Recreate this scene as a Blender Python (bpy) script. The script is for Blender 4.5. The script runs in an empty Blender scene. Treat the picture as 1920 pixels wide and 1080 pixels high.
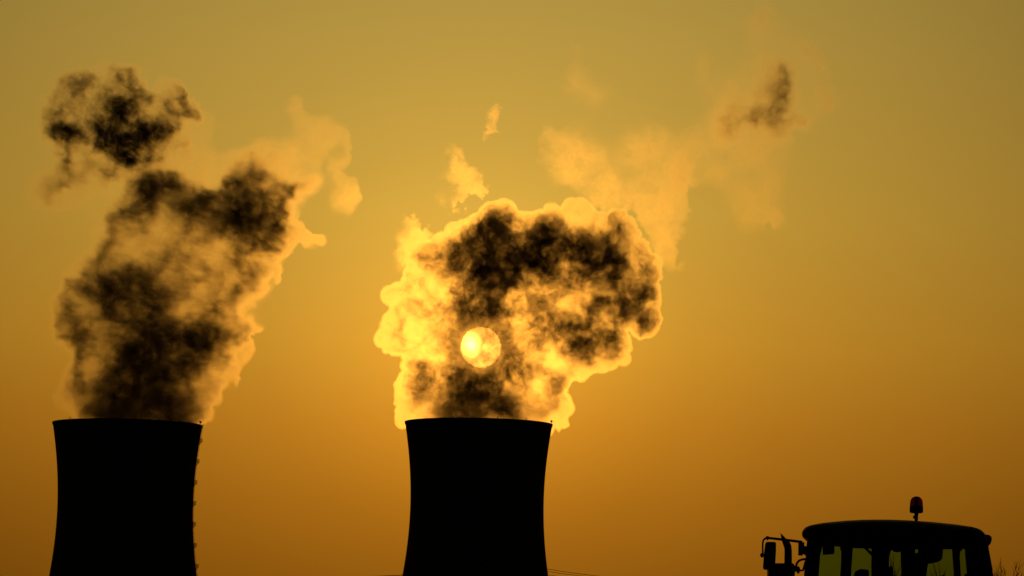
import bpy, bmesh, math, random
import numpy as np
from mathutils import Vector, Matrix

R = math.radians
S = bpy.context.scene
COL = S.collection

# ------------------------------------------------------------------ camera
FPX = 960.0 / math.tan(R(6.7))          # focal length in photo pixels (1920 wide)
PITCH, ROLL = R(6.02), R(1.15)
EYE = Vector((0.0, 0.0, 0.95))
cd = bpy.data.cameras.new("camera")
cam = bpy.data.objects.new("camera", cd)
COL.objects.link(cam)
cd.sensor_width = 36.0
cd.angle = R(13.4)
cd.clip_start, cd.clip_end = 0.5, 80000.0
CM = Matrix.Rotation(R(90) + PITCH, 4, 'X') @ Matrix.Rotation(ROLL, 4, 'Z')
cam.matrix_world = Matrix.Translation(EYE) @ CM
S.camera = cam
S.render.resolution_x, S.render.resolution_y = 1024, 576
C3 = CM.to_3x3()


def at(px, py, Y):
    """the point at distance Y whose picture position is px, py"""
    d = C3 @ Vector(((px - 960) / FPX, (540 - py) / FPX, -1.0))
    return EYE + d * (Y / d.y)


SUN_DIR = (C3 @ Vector(((901.5 - 960) / FPX, (540 - 651) / FPX, -1.0))).normalized()
SUN_EL = math.asin(SUN_DIR.z)
SUN_AZ = math.atan2(SUN_DIR.x, SUN_DIR.y)

# ------------------------------------------------------------------ view, world, sun
S.view_settings.view_transform = 'Standard'
S.view_settings.look = 'None'
S.view_settings.gamma = 1.0
S.view_settings.use_curve_mapping = False
S.view_settings.exposure = -4.75
EXPO = 2 ** 4.75

S.render.engine = 'CYCLES'
cy = S.cycles
cy.use_denoising = True
cy.use_adaptive_sampling = True
cy.adaptive_threshold = 0.01
cy.volume_bounces = 0
cy.max_bounces = 8
cy.transparent_max_bounces = 24
cy.volume_step_rate = 1.0
cy.volume_max_steps = 512

W = bpy.data.worlds.new("World")
S.world = W
W.use_nodes = True
W.cycles.sampling_method = 'NONE'
nt = W.node_tree
nt.nodes.clear()


def N(tree, kind, **kw):
    n = tree.nodes.new(kind)
    for k, v in kw.items():
        setattr(n, k, v)
    return n


def math_node(tree, op, a, b=None, c=None):
    n = tree.nodes.new('ShaderNodeMath')
    n.operation = op
    for i, v in enumerate((a, b, c)):
        if v is None:
            continue
        if isinstance(v, (int, float)):
            n.inputs[i].default_value = v
        else:
            tree.links.new(v, n.inputs[i])
    return n.outputs[0]


def ramp(tree, fac, stops):
    n = tree.nodes.new('ShaderNodeValToRGB')
    e = n.color_ramp.elements
    while len(e) < len(stops):
        e.new(0.5)
    for el, (p, c) in zip(e, stops):
        el.position = p
        el.color = (*c, 1.0) if not isinstance(c, float) else (c, c, c, 1.0)
    tree.links.new(fac, n.inputs[0])
    return n.outputs[0]


tc = N(nt, 'ShaderNodeTexCoord')
nrm = N(nt, 'ShaderNodeVectorMath', operation='NORMALIZE')
nt.links.new(tc.outputs['Generated'], nrm.inputs[0])
sep = N(nt, 'ShaderNodeSeparateXYZ')
nt.links.new(nrm.outputs[0], sep.inputs[0])
elev = math_node(nt, 'MULTIPLY', math_node(nt, 'ARCSINE', sep.outputs[2]), 180 / math.pi)      # degrees
dif = N(nt, 'ShaderNodeVectorMath', operation='DISTANCE')
nt.links.new(nrm.outputs[0], dif.inputs[0])
dif.inputs[1].default_value = SUN_DIR
ang = math_node(nt, 'MULTIPLY', math_node(nt, 'ARCSINE', math_node(nt, 'MULTIPLY', dif.outputs['Value'], 0.5)), 360 / math.pi)
SKY = [  # elevation in degrees, colour of the air relative to full red
    (0.0, (0.30, 0.10, 0.004)),
    (2.3, (0.53, 0.185, 0.0085)),
    (3.2, (0.66, 0.240, 0.0120)),
    (4.2, (0.83, 0.325, 0.020)),
    (5.3, (0.97, 0.450, 0.037)),
    (7.0, (1.00, 0.560, 0.070)),
    (9.8, (0.93, 0.600, 0.110)),
    (14., (0.80, 0.58, 0.15)),
    (30., (0.45, 0.38, 0.18)),
]
air = ramp(nt, math_node(nt, 'DIVIDE', elev, 30.0), [(e / 30.0, c) for e, c in SKY])
GLOW = [(0.0, 1.00), (1.0, .87), (1.8, .745), (2.8, .615), (4.0, .52), (5.2, .455), (7.0, .372), (8.5, .305), (12., .19), (20., .09)]
glow = ramp(nt, math_node(nt, 'DIVIDE', ang, 20.0), [(a / 20.0, float(g)) for a, g in GLOW])
# far from the sun the evening sky falls off to a dim dusk
fall = math_node(nt, 'POWER', math_node(nt, 'DIVIDE', 20.0, math_node(nt, 'MAXIMUM', ang, 20.0)), 1.9)
lum = math_node(nt, 'MULTIPLY', math_node(nt, 'MULTIPLY', glow, fall), EXPO)
mulc = N(nt, 'ShaderNodeVectorMath', operation='SCALE')
nt.links.new(air, mulc.inputs[0])
nt.links.new(lum, mulc.inputs['Scale'])
bg = N(nt, 'ShaderNodeBackground')
nt.links.new(mulc.outputs[0], bg.inputs['Color'])
bg.inputs['Strength'].default_value = 1.0
wo = N(nt, 'ShaderNodeOutputWorld')
nt.links.new(bg.outputs[0], wo.inputs['Surface'])

sl = bpy.data.lights.new("sunlight", 'SUN')
sl.energy = 2.0
sl.color = (1.0, 0.37, 0.036)
sl.angle = R(0.53)
so = bpy.data.objects.new("sunlight", sl)
COL.objects.link(so)
so.rotation_euler = SUN_DIR.to_track_quat('Z', 'Y').to_euler()
so.location = (0, 0, 400)

# ------------------------------------------------------------------ helpers


def tag(o, label=None, cat=None, group=None, kind=None):
    for k, v in (("label", label), ("category", cat), ("group", group), ("kind", kind)):
        if v:
            o[k] = v
    return o


def empty(name, loc=(0, 0, 0)):
    o = bpy.data.objects.new(name, None)
    COL.objects.link(o)
    o.location = loc
    return o


def link_bm(name, bm, mat, parent=None, smooth=False):
    bmesh.ops.recalc_face_normals(bm, faces=bm.faces)
    me = bpy.data.meshes.new(name)
    bm.to_mesh(me)
    bm.free()
    if smooth:
        me.polygons.foreach_set('use_smooth', [True] * len(me.polygons))
    me.materials.append(mat)
    o = bpy.data.objects.new(name, me)
    COL.objects.link(o)
    if parent is not None:
        o.parent = parent
        o.matrix_parent_inverse = Matrix.Translation(-parent.location)
    return o


def material(name, base, rough=0.6, metal=0.0, noise=0.0, scale=2.0, bump=0.0, spec=0.15):
    m = bpy.data.materials.new(name)
    m.use_nodes = True
    t = m.node_tree
    b = t.nodes['Principled BSDF']
    b.inputs['Base Color'].default_value = (*base, 1)
    b.inputs['Roughness'].default_value = rough
    b.inputs['Metallic'].default_value = metal
    b.inputs['Specular IOR Level'].default_value = spec
    if noise:
        tcn = N(t, 'ShaderNodeTexCoord')
        nz = N(t, 'ShaderNodeTexNoise')
        nz.inputs['Scale'].default_value = scale
        nz.inputs['Detail'].default_value = 6
        t.links.new(tcn.outputs['Object'], nz.inputs['Vector'])
        lo = tuple(c * (1 - noise) for c in base)
        hi = tuple(min(1, c * (1 + noise)) for c in base)
        t.links.new(ramp(t, nz.outputs[0], [(0.3, lo), (0.7, hi)]), b.inputs['Base Color'])
        if bump:
            bp = N(t, 'ShaderNodeBump')
            bp.inputs['Strength'].default_value = bump
            t.links.new(nz.outputs[0], bp.inputs['Height'])
            t.links.new(bp.outputs[0], b.inputs['Normal'])
    return m


def tube(bm, pts, rad, n=8, cap=True):
    """a tube of radius rad (number or list) through the points"""
    pts = [Vector(p) for p in pts]
    rr = rad if isinstance(rad, (list, tuple)) else [rad] * len(pts)
    rings = []
    ref = None
    for i, p in enumerate(pts):
        d = (pts[min(i + 1, len(pts) - 1)] - pts[max(i - 1, 0)]).normalized()
        if ref is None:
            ref = d.orthogonal().normalized()
        a = (ref - d * ref.dot(d)).normalized()
        ref = a
        b = d.cross(a)
        rings.append([bm.verts.new(p + (a * math.cos(2 * math.pi * k / n) + b * math.sin(2 * math.pi * k / n)) * rr[i]) for k in range(n)])
    for r0, r1 in zip(rings, rings[1:]):
        for k in range(n):
            bm.faces.new((r0[k], r0[(k + 1) % n], r1[(k + 1) % n], r1[k]))
    if cap:
        bm.faces.new(rings[0])
        bm.faces.new(rings[-1])


def box(bm, c, s):
    g = bmesh.ops.create_cube(bm, size=1.0)
    for v in g['verts']:
        v.co = Vector(c) + Vector((v.co.x * s[0], v.co.y * s[1], v.co.z * s[2]))


def prism(bm, pts, Y, th, bevel=0.0):
    """a plate of real thickness: picture polygon laid at distance Y, th metres deep"""
    f = [at(x, y, Y) for x, y in pts]
    a = [bm.verts.new(p) for p in f]
    b = [bm.verts.new(p + Vector((0, th, 0))) for p in f]
    n = len(a)
    f1, f2 = bm.faces.new(a), bm.faces.new(b)
    fs = [bm.faces.new((a[k], a[(k + 1) % n], b[(k + 1) % n], b[k])) for k in range(n)]
    if bevel:
        es = list(set(f1.edges) | set(f2.edges))
        bmesh.ops.bevel(bm, geom=es, offset=bevel, segments=2, affect='EDGES')


def loft(bm, rings, caps=True):
    rv = [[bm.verts.new(p) for p in r] for r in rings]
    n = len(rv[0])
    for r0, r1 in zip(rv, rv[1:]):
        for k in range(n):
            bm.faces.new((r0[k], r0[(k + 1) % n], r1[(k + 1) % n], r1[k]))
    if caps:
        bm.faces.new(rv[0])
        bm.faces.new(rv[-1])


# ------------------------------------------------------------------ ground
M_field = material('field_soil', (0.09, 0.065, 0.035), 0.95, noise=0.5, scale=0.05, bump=0.4)
bm = bmesh.new()
bmesh.ops.create_grid(bm, x_segments=60, y_segments=60, size=30000)
for v in bm.verts:
    v.co.y += 12000
g = link_bm('ground', bm, M_field)
tag(g, 'dark open farmland running to the horizon below the towers', 'field', kind='structure')

# ------------------------------------------------------------------ the sun's disc
def make_sun():
    dist = 40000.0
    m = bpy.data.materials.new('sun_surface')
    m.use_nodes = True
    t = m.node_tree
    t.nodes.clear()
    em = N(t, 'ShaderNodeEmission')
    em.inputs['Color'].default_value = (1.0, 0.38, 0.05, 1)
    em.inputs['Strength'].default_value = SUN_L
    tr = N(t, 'ShaderNodeBsdfTransparent')
    ad = N(t, 'ShaderNodeAddShader')
    t.links.new(em.outputs[0], ad.inputs[0])
    t.links.new(tr.outputs[0], ad.inputs[1])
    out = N(t, 'ShaderNodeOutputMaterial')
    t.links.new(ad.outputs[0], out.inputs['Surface'])
    m.cycles.emission_sampling = 'NONE'
    b = bmesh.new()
    bmesh.ops.create_uvsphere(b, u_segments=96, v_segments=48, radius=dist * math.tan(R(0.265)))
    o = link_bm('sun', b, m, smooth=True)
    o.location = EYE + SUN_DIR * dist
    tag(o, 'round glowing sun disc seen through the steam above the right-hand tower', 'sun')


SUN_L = 470.0
make_sun()

# ------------------------------------------------------------------ cooling towers
M_conc = material('tower_concrete', (0.25, 0.24, 0.22), 0.9, noise=0.25, scale=0.03, bump=0.2)
M_steel = material('dark_steel', (0.08, 0.08, 0.085), 0.5, metal=0.6, noise=0.3, scale=3.0)
M_lamp = material('lamp_housing', (0.15, 0.04, 0.03), 0.4, noise=0.2, scale=5.0)


def tower(px, py, Y, rim_px, ladder, label):
    c = at(px, py, Y)
    H = c.z
    m_px = Y / FPX
    a = 125.4 / 139.0 * rim_px * m_px
    b = 313 / 139.0 * rim_px * m_px
    zt = H - 150 / 139.0 * rim_px * m_px
    rad = lambda z: a * math.sqrt(1 + ((z - zt) / b) ** 2)
    root = empty('cooling_tower', (c.x, Y, 0))
    tag(root, label, 'cooling tower', 'cooling towers of the power station')
    n = 192
    b_ = bmesh.new()
    zs = [9 + (H - 9) * i / 70 for i in range(71)]
    ring = lambda r, z: [Vector((c.x + r * math.cos(2 * math.pi * k / n), Y + r * math.sin(2 * math.pi * k / n), z)) for k in range(n)]
    outer = [ring(rad(z), z) for z in zs]
    outer.insert(-1, ring(rad(H - 1.3) - .0, H - 1.3))
    outer.insert(-1, ring(rad(H - 1.2) + .22, H - 1.2))
    outer[-1] = ring(rad(H) + .22, H)
    inner = [ring(rad(z) - 0.9, z) for z in reversed(zs)]
    rings = outer + inner + [outer[0]]
    rv = [[b_.verts.new(p) for p in r] for r in rings[:-1]]
    rv.append(rv[0])
    for r0, r1 in zip(rv, rv[1:]):
        for k in range(n):
            b_.faces.new((r0[k], r0[(k + 1) % n], r1[(k + 1) % n], r1[k]))
    link_bm('shell', b_, M_conc, root, smooth=True)
    b_ = bmesh.new()
    for k in range(40):                         # raking legs round the air inlet
        for s in (-1, 1):
            t0 = 2 * math.pi * (k + .5) / 40
            t1 = t0 + s * math.pi / 40
            r0, r1 = rad(9) + 3, rad(9) - .45
            tube(b_, [(c.x + r0 * math.cos(t0), Y + r0 * math.sin(t0), -.5), (c.x + r1 * math.cos(t1), Y + r1 * math.sin(t1), 9.3)], .55, 6)
    o = link_bm('leg', b_, M_conc, root)
    o['kind'] = 'stuff'
    # the ladder up the side, a stage every ten metres
    az = R(ladder)
    er = Vector((math.cos(az), math.sin(az), 0))
    et = Vector((-math.sin(az), math.cos(az), 0))
    base = Vector((c.x, Y, 0))
    P = lambda r, t, z: base + er * r + et * t + Vector((0, 0, z))
    b_ = bmesh.new()
    zz = [11 + i * 1.5 for i in range(int((H - 12) / 1.5))] + [H + .6]
    for t in (-.3, .3):
        tube(b_, [P(rad(z) + .35, t, z) for z in zz], .06, 5)
    for z in zz[::2]:
        hoop = [P(rad(z) + .35 + .55 * math.sin(math.pi * k / 6), .42 * math.cos(math.pi * k / 6), z) for k in range(7)]
        tube(b_, hoop, .05, 4)
        tube(b_, [P(rad(z) - .2, 0, z - .3), P(rad(z) + .4, 0, z - .3)], .05, 4)
    for t, q in ((-.3, .7), (0, .9), (.3, .7)):
        tube(b_, [P(rad(z) + q - (.0 if t else .02), t, z) for z in zz], .035, 4)
    link_bm('ladder', b_, M_steel, root)
    for i in range(14):
        z = H - 8.2 - i * 10.45
        if z < 14:
            break
        b_ = bmesh.new()
        r = rad(z)
        w = 1.75
        # deck, rails, posts, bracket
        d0 = [P(r - .3, -1.1, z), P(r + w, -1.1, z), P(r + w, 1.1, z), P(r - .3, 1.1, z)]
        loft(b_, [d0, [p + Vector((0, 0, .14)) for p in d0]])
        for hz in (.75, 1.45):
            tube(b_, [P(r, -1.05, z + hz), P(r + w, -1.05, z + hz), P(r + w, 1.05, z + hz), P(r, 1.05, z + hz)], .075, 5)
        for t in (-1.05, 1.05):
            for q in (.1, .6, 1.15, w):
                tube(b_, [P(r + q, t, z), P(r + q, t, z + 1.45)], .06, 5)
            tube(b_, [P(r + w - .1, t, z), P(r - .2, t, z - 1.9)], .09, 5)
            tube(b_, [P(r + w * .5, t, z), P(r + .1, t, z - .9)], .06, 5)
        link_bm('platform', b_, M_steel, root)
    for az2 in (265, 285, 250, 310, 352, 225):
        a2 = R(az2)
        r = rad(H) - .2
        q = Vector((c.x + r * math.cos(a2), Y + r * math.sin(a2), H))
        b_ = bmesh.new()
        s_ = 1.5 if az2 == 352 else .75
        tube(b_, [q, q + Vector((0, 0, .5 * s_))], .12, 6)
        tube(b_, [q + Vector((0, 0, .5 * s_)), q + Vector((0, 0, .62 * s_)), q + Vector((0, 0, 1.15 * s_)), q + Vector((0, 0, 1.25 * s_))], [.2 * s_, .36 * s_, .36 * s_, .15 * s_], 8)
        link_bm('warning_light', b_, M_lamp, root)
    return c, rad


towR = tower(897.6, 793.5, 2200.0, 138.6, 40, 'dark concrete cooling tower directly under the sun disc, in the middle of the picture')
towL = tower(239.2, 795.0, 2176.0, 140.2, -3, 'dark concrete cooling tower with ladder platforms showing along its right edge')

# ------------------------------------------------------------------ steam
TAU = {'.': 0.0, ':': 0.18, '-': 0.5, '1': 1.4, '2': 2.7, '3': 3.5, '4': 4.3, '5': 5.2, '6': 6.4, '7': 7.3, '8': 8.3, '9': 9.2}
TAU_DARK = {'.': 0.0, ':': 0.26, '-': 0.6, '1': 1.5, '2': 2.4, '3': 3.2, '4': 4.1, '5': 5.1, '6': 6.1, '7': 7.0, '8': 7.9, '9': 9.}
TAU_THIN = {'.': 0.0, ':': 0.1, '-': 0.22, '1': 0.44, '2': 1.8, '3': 3.2, '4': 4.0}


def blur2(m, k):
    ker = np.exp(-0.5 * (np.arange(-3 * k, 3 * k + 1) / k) ** 2)
    ker /= ker.sum()
    p = len(ker) // 2
    m = np.pad(m, p, mode='edge')
    m = np.apply_along_axis(lambda v: np.convolve(v, ker, 'valid'), 0, m)
    return np.apply_along_axis(lambda v: np.convolve(v, ker, 'valid'), 1, m)


def lerp_axis(a, coords, ax):
    i = np.floor(coords).astype(int)
    f = (coords - i).astype(np.float32)
    f = f * f * (3 - 2 * f)
    sh = [1, 1, 1]
    sh[ax] = len(coords)
    f = f.reshape(sh)
    return np.take(a, i, ax) * (1 - f) + np.take(a, i + 1, ax) * f


def noise3(rng, shape, ext, feat, octaves=4, gain=0.5, billow=False, deep=1.45):
    """fractal noise in about -1..1 on a grid: ext = its size per axis, feat = feature size per axis"""
    out = np.zeros(shape, np.float32)
    amp, tot = 1.0, 0.0
    for o in range(octaves):
        n = [max(1e-3, ext[k] / (feat[k] / (2.0, deep, 2.0)[k] ** o)) for k in range(3)]
        a = 0
        for m_ in (1.0, 0.79):                     # two lattices of unlike pitch, so that no grid shows
            nn = [v * m_ for v in n]
            lat = rng.uniform(-1, 1, [int(v) + 4 for v in nn]).astype(np.float32)
            for ax in range(3):
                lat = lerp_axis(lat, np.linspace(0, nn[ax], shape[ax]) + rng.uniform(0, .99), ax)
            a = a + lat * .75
        if billow:
            a = np.abs(a) * 2.6 - 0.75
        else:
            a = a * 1.5
        out += a * amp
        tot += amp * amp
        amp *= gain
    return out / math.sqrt(tot)


def perlin2(rng, x, y):
    i, j = np.floor(x).astype(np.int64), np.floor(y).astype(np.int64)
    fx, fy = x - i, y - j
    tab = rng.uniform(0, 2 * math.pi, 4096)
    def g(a, b, u, v):
        t = tab[(a * 7919 + b * 104729 + a * b * 31) % 4096]
        return np.cos(t) * u + np.sin(t) * v
    sx, sy = fx * fx * fx * (fx * (fx * 6 - 15) + 10), fy * fy * fy * (fy * (fy * 6 - 15) + 10)
    a = g(i, j, fx, fy) * (1 - sx) + g(i + 1, j, fx - 1, fy) * sx
    b = g(i, j + 1, fx, fy - 1) * (1 - sx) + g(i + 1, j + 1, fx - 1, fy - 1) * sx
    return (a * (1 - sy) + b * sy) * 1.9


def fbm2(rng, x, y, feat, octaves=6, gain=0.6, billow=False):
    out, amp, tot = 0, 1.0, 0.0
    for o in range(octaves):
        t = rng.uniform(0, 6.28)
        c, s_ = math.cos(t), math.sin(t)
        n = perlin2(rng, (x * c + y * s_) / feat + 37.2 + o * 9, (y * c - x * s_) / feat + 71.7)
        if billow:
            n = np.abs(n) * 2.4 - .75
        out = out + n * amp
        tot += amp * amp
        amp *= gain
        feat /= 2.03
    return (out / math.sqrt(tot)).astype(np.float32)


def poly_sdf(poly, X, Z):
    """signed distance to a polygon, positive inside"""
    P = np.array(poly, np.float32)
    Q = np.roll(P, -1, 0)
    d2 = np.full(X.shape, 1e12, np.float32)
    ins = np.zeros(X.shape, bool)
    for (ax, ay), (bx, by) in zip(P, Q):
        ex, ey = bx - ax, by - ay
        wx, wy = X - ax, Z - ay
        t = np.clip((wx * ex + wy * ey) / (ex * ex + ey * ey + 1e-9), 0, 1)
        d2 = np.minimum(d2, (wx - ex * t) ** 2 + (wy - ey * t) ** 2)
        c = (ay > Z) != (by > Z)
        with np.errstate(divide='ignore', invalid='ignore'):
            xi = (bx - ax) * (Z - ay) / (by - ay + 1e-12) + ax
        ins ^= c & (X < xi)
    d = np.sqrt(d2)
    return np.where(ins, d, -d)


def bil(m, x, y):
    h, w = m.shape
    x = np.clip(x, 0, w - 1.001)
    y = np.clip(y, 0, h - 1.001)
    i, j = x.astype(np.int32), y.astype(np.int32)
    fx, fy = x - i, y - j
    f = m.ravel()
    k = j * w + i
    return (f[k] * (1 - fx) + f[k + 1] * fx) * (1 - fy) + (f[k + w] * (1 - fx) + f[k + w + 1] * fx) * fy


def steam_material(name, aniso):
    m = bpy.data.materials.new(name)
    m.use_nodes = True
    t = m.node_tree
    t.nodes.clear()
    v = N(t, 'ShaderNodeVolumePrincipled')
    v.inputs['Color'].default_value = (0.97, 0.97, 0.97, 1)
    v.inputs['Density'].default_value = 0.01
    v.inputs['Anisotropy'].default_value = aniso
    o = N(t, 'ShaderNodeOutputMaterial')
    t.links.new(v.outputs[0], o.inputs['Volume'])
    return m


def veil_material():
    """the thin outermost veil of droplets: all but wholly transparent"""
    m = bpy.data.materials.new('vapour_veil')
    m.use_nodes = True
    t = m.node_tree
    t.nodes.clear()
    a = N(t, 'ShaderNodeBsdfTransparent')
    b = N(t, 'ShaderNodeBsdfTranslucent')
    b.inputs['Color'].default_value = (.9, .9, .9, 1)
    x = N(t, 'ShaderNodeMixShader')
    x.inputs[0].default_value = 0.003
    t.links.new(a.outputs[0], x.inputs[1])
    t.links.new(b.outputs[0], x.inputs[2])
    o = N(t, 'ShaderNodeOutputMaterial')
    t.links.new(x.outputs[0], o.inputs['Surface'])
    return m


M_steam = steam_material('steam', 0.96)
M_steam_near = steam_material('steam_before_sun', 0.957)
M_veil = veil_material()


def plume(name, grid, x0, y0, poly, Y, seed, label, cat='steam plume', cell=20.0, vox=2.0, dvox=5.0, K=11.0,
          edge=7.0, soft=4.5, warp=12.0, contrast=0.35, blur=0.3, gain=1.0, hmax=150.0, mat=None, group='clouds of steam from the cooling towers', veil_t=0.04, lump=(34, 60, 34), soft_left=None, rim=.13, table=TAU, fine=.38, disc=None, hold=.96, floor=0.0, knobs=None):
    """a body of vapour. grid: optical depth through the body on a coarse lattice; poly: its outline; both are given shape and depth in 3-D."""
    rng = np.random.default_rng(seed)
    rows = [r for r in grid.strip('\n').split('\n')]
    w = max(len(r) for r in rows)
    T = np.array([[table.get(ch, 0.0) for ch in r.ljust(w, '.')] for r in rows], np.float32)
    up = 4
    T = np.log1p(T)
    T = np.kron(T, np.ones((up, up), np.float32))
    T = np.expm1(blur2(T, blur * up)).astype(np.float32)
    xs = [p[0] for p in poly]
    ys = [p[1] for p in poly]
    bx0, bx1, by0, by1 = min(xs) - 16, max(xs) + 16, min(ys) - 16, max(ys) + 16
    # outline distance, in picture pixels at the plume's own distance, one value per 2 px
    gx, gy = np.meshgrid(np.arange(bx0, bx1 + 2, 2.0, dtype=np.float32), np.arange(by0, by1 + 2, 2.0, dtype=np.float32))
    D = poly_sdf(poly, gx, gy).astype(np.float32)
    mpp = Y / FPX
    dm = D.max()
    h_top = min(hmax, K * math.sqrt(dm)) + 12
    corners = [at(x, y, Y) for x in (bx0, bx1) for y in (by0, by1)]
    wx0, wx1 = min(c.x for c in corners), max(c.x for c in corners)
    wz0, wz1 = min(c.z for c in corners), max(c.z for c in corners)
    nx = int((wx1 - wx0) / mpp / vox)
    nz = int((wz1 - wz0) / mpp / vox)
    ny = int(2 * h_top / dvox)
    shape = (nx, ny, nz)
    ext = ((wx1 - wx0) / mpp, 2 * h_top, (wz1 - wz0) / mpp)
    # picture position of every x, z on the plume's middle plane
    Xw, Zw = np.meshgrid(np.linspace(wx0, wx1, nx), np.linspace(wz0, wz1, nz), indexing='ij')
    Ci = np.array(C3.inverted())
    # the body leans with the drift of the air, away and slightly upwards
    cen = Vector(((wx0 + wx1) / 2, Y, (wz0 + wz1) / 2))
    lean = math.atan2(cen.z - EYE.z, Y)
    RM = Matrix.Rotation(-math.atan2(cen.x, Y), 3, 'Z') @ Matrix.Rotation(lean, 3, 'X')
    loc = np.stack([Xw - cen.x, np.zeros_like(Xw), Zw - cen.z], -1) @ np.array(RM).T
    v = (loc + np.array(cen - EYE)) @ Ci.T
    PX = (960 + FPX * v[..., 0] / -v[..., 2]).astype(np.float32)[:, None, :]
    PY = (540 - FPX * v[..., 1] / -v[..., 2]).astype(np.float32)[:, None, :]
    yy = np.linspace(-h_top, h_top, ny).astype(np.float32)[None, :, None]
    wn1 = noise3(rng, shape, ext, (64, 160, 64), 6, 0.6, deep=1.15)
    wn2 = noise3(rng, shape, ext, (64, 160, 64), 6, 0.6, deep=1.15)
    px = PX + wn1 * warp
    py = PY + wn2 * warp
    del wn1, wn2
    tau = bil(T, (px - x0) / cell * up - .5, (py - y0) / cell * up - .5)
    d = bil(D, (PX + (px - PX) * .35 - bx0) / 2, (PY + (py - PY) * .35 - by0) / 2)
    del px, py
    tau = np.minimum(tau, .9 + np.maximum(d, 0) * rim * 1.6)
    bil_n = -noise3(rng, shape, ext, lump, 4, 0.6, billow=True)
    h = np.minimum(K * np.sqrt(np.maximum(d, 0.0)), hmax)
    F = d - bil_n * edge - (yy / K) ** 2
    if knobs:                           # round billows standing out of the skin
        r_lo, r_hi, x_min = knobs
        sx_, sz_ = float(PX[1, 0, 0] - PX[0, 0, 0]), float(PY[0, 0, 1] - PY[0, 0, 0])
        F -= 3.0
        pl = poly + [poly[0]]
        for (ax, ay), (bx_, by_) in zip(pl, pl[1:]):
            ln = math.hypot(bx_ - ax, by_ - ay)
            nrm_ = (-(by_ - ay) / ln, (bx_ - ax) / ln)
            for q in range(max(1, int(ln / 6.5))):
                t = rng.uniform(0, 1)
                r = r_lo + (r_hi - r_lo) * rng.uniform(0, 1) ** 2
                mx_, my_ = ax + (bx_ - ax) * t, ay + (by_ - ay) * t
                if mx_ < x_min or my_ > 802:
                    continue
                ix_, iy_ = int((mx_ + nrm_[0] * 3 - bx0) / 2), int((my_ + nrm_[1] * 3 - by0) / 2)
                sg = 1 if D[min(max(iy_, 0), D.shape[0] - 1), min(max(ix_, 0), D.shape[1] - 1)] > 0 else -1
                k_ = r * rng.uniform(.55, .95)
                cx_, cy_, cd_ = mx_ + sg * nrm_[0] * k_, my_ + sg * nrm_[1] * k_, rng.uniform(-28, 28)
                i0, i1 = int((cx_ - r - 14 - PX[0, 0, 0]) / sx_), int((cx_ + r + 14 - PX[0, 0, 0]) / sx_) + 1
                k0, k1 = sorted((int((cy_ - r - 14 - PY[0, 0, 0]) / sz_), int((cy_ + r + 14 - PY[0, 0, 0]) / sz_)))
                i0, k0 = max(i0, 0), max(k0, 0)
                i1, k1 = min(i1, nx), min(k1 + 1, nz)
                if i1 <= i0 or k1 <= k0:
                    continue
                dist = np.sqrt((PX[i0:i1, :, k0:k1] - cx_) ** 2 + (PY[i0:i1, :, k0:k1] - cy_) ** 2 + (yy - cd_) ** 2)
                F[i0:i1, :, k0:k1] = np.maximum(F[i0:i1, :, k0:k1], r - dist)
    if hmax < K * math.sqrt(dm):
        F = np.minimum(F, (hmax - np.abs(yy)) * .5 - bil_n * edge)
    if soft_left:                       # the lee side frays out softly, the other stays crisp
        a, b, sv = soft_left
        soft = soft + (sv - soft) * np.clip((b - PX) / (b - a), 0, 1)
    body = np.clip(F / soft, 0, 1)
    del bil_n, F
    n2 = noise3(rng, shape, ext, (44, 100, 44), 5, 0.78, deep=1.12)
    rho = tau / (2 * np.maximum(h, K * 2.6)) * np.exp(contrast * n2 - contrast ** 2 * .22)
    rho *= body
    # hold the depth of vapour to that of the lattice, broken up by billows and fine turbulence
    QX, QY = PX[:, 0], PY[:, 0]
    w1 = fbm2(rng, QX, QY, 60, 6, 0.62)
    w2 = fbm2(rng, QX, QY, 60, 6, 0.62)
    px2, py2 = PX[:, 0] + w1 * warp * .9, PY[:, 0] + w2 * warp * .9
    goal = bil(T, (px2 - x0) / cell * up - .5, (py2 - y0) / cell * up - .5)
    d0 = bil(D, (PX[:, 0] + w1 * warp * .3 - bx0) / 2, (PY[:, 0] + w2 * warp * .3 - by0) / 2)
    goal = np.minimum(goal, .9 + np.maximum(d0, 0) * rim * 1.4 * np.exp(.7 * w1))
    det = fbm2(rng, QX + w2 * 8, QY + w1 * 8, 42, 6, 0.7) * .8 - fbm2(rng, QX + w1 * 6, QY - w2 * 6, 34, 5, 0.7, billow=True) * .6
    det = det * np.clip((830 - QY) / 130, .4, 1)        # calmer just above the tower mouth
    if floor:
        goal = np.maximum(goal, floor)
    goal = goal * np.exp(fine * det)
    if disc:
        dx_, dy_, rr_, lo, mid_ = disc
        q = np.hypot(PX[:, 0] - dx_, PY[:, 0] - dy_) / rr_
        wt = np.clip((1.9 - q) * 1.4, 0, 1)
        u = np.clip(1.35 - np.hypot(PX[:, 0] - dx_ + 19, (PY[:, 0] - dy_ + 5) * .75) / 17 + .35 * det, 0, 1)
        goal = goal * (1 - wt) + wt * ((mid_ + 1.5 * np.clip(q - .85, 0, 1)) * np.exp(.2 * det) * (1 - u) + lo * u)
    col = rho.sum(1) * (2 * h_top / ny)
    fix = (goal + 1e-3) / (col + .02 + 0.12 * goal)
    rho *= (np.clip(fix, .05, 6) ** hold)[:, None, :]
    rho = (rho * gain / mpp * 100).astype(np.float32)       # per metre, times 100
    rho[rho < 0.004 * 100 * veil_t / 10] = 0.0
    del n2, tau, d, h
    rho[0], rho[-1] = 0, 0
    rho[:, 0], rho[:, -1] = 0, 0
    rho[:, :, 0], rho[:, :, -1] = 0, 0

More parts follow.
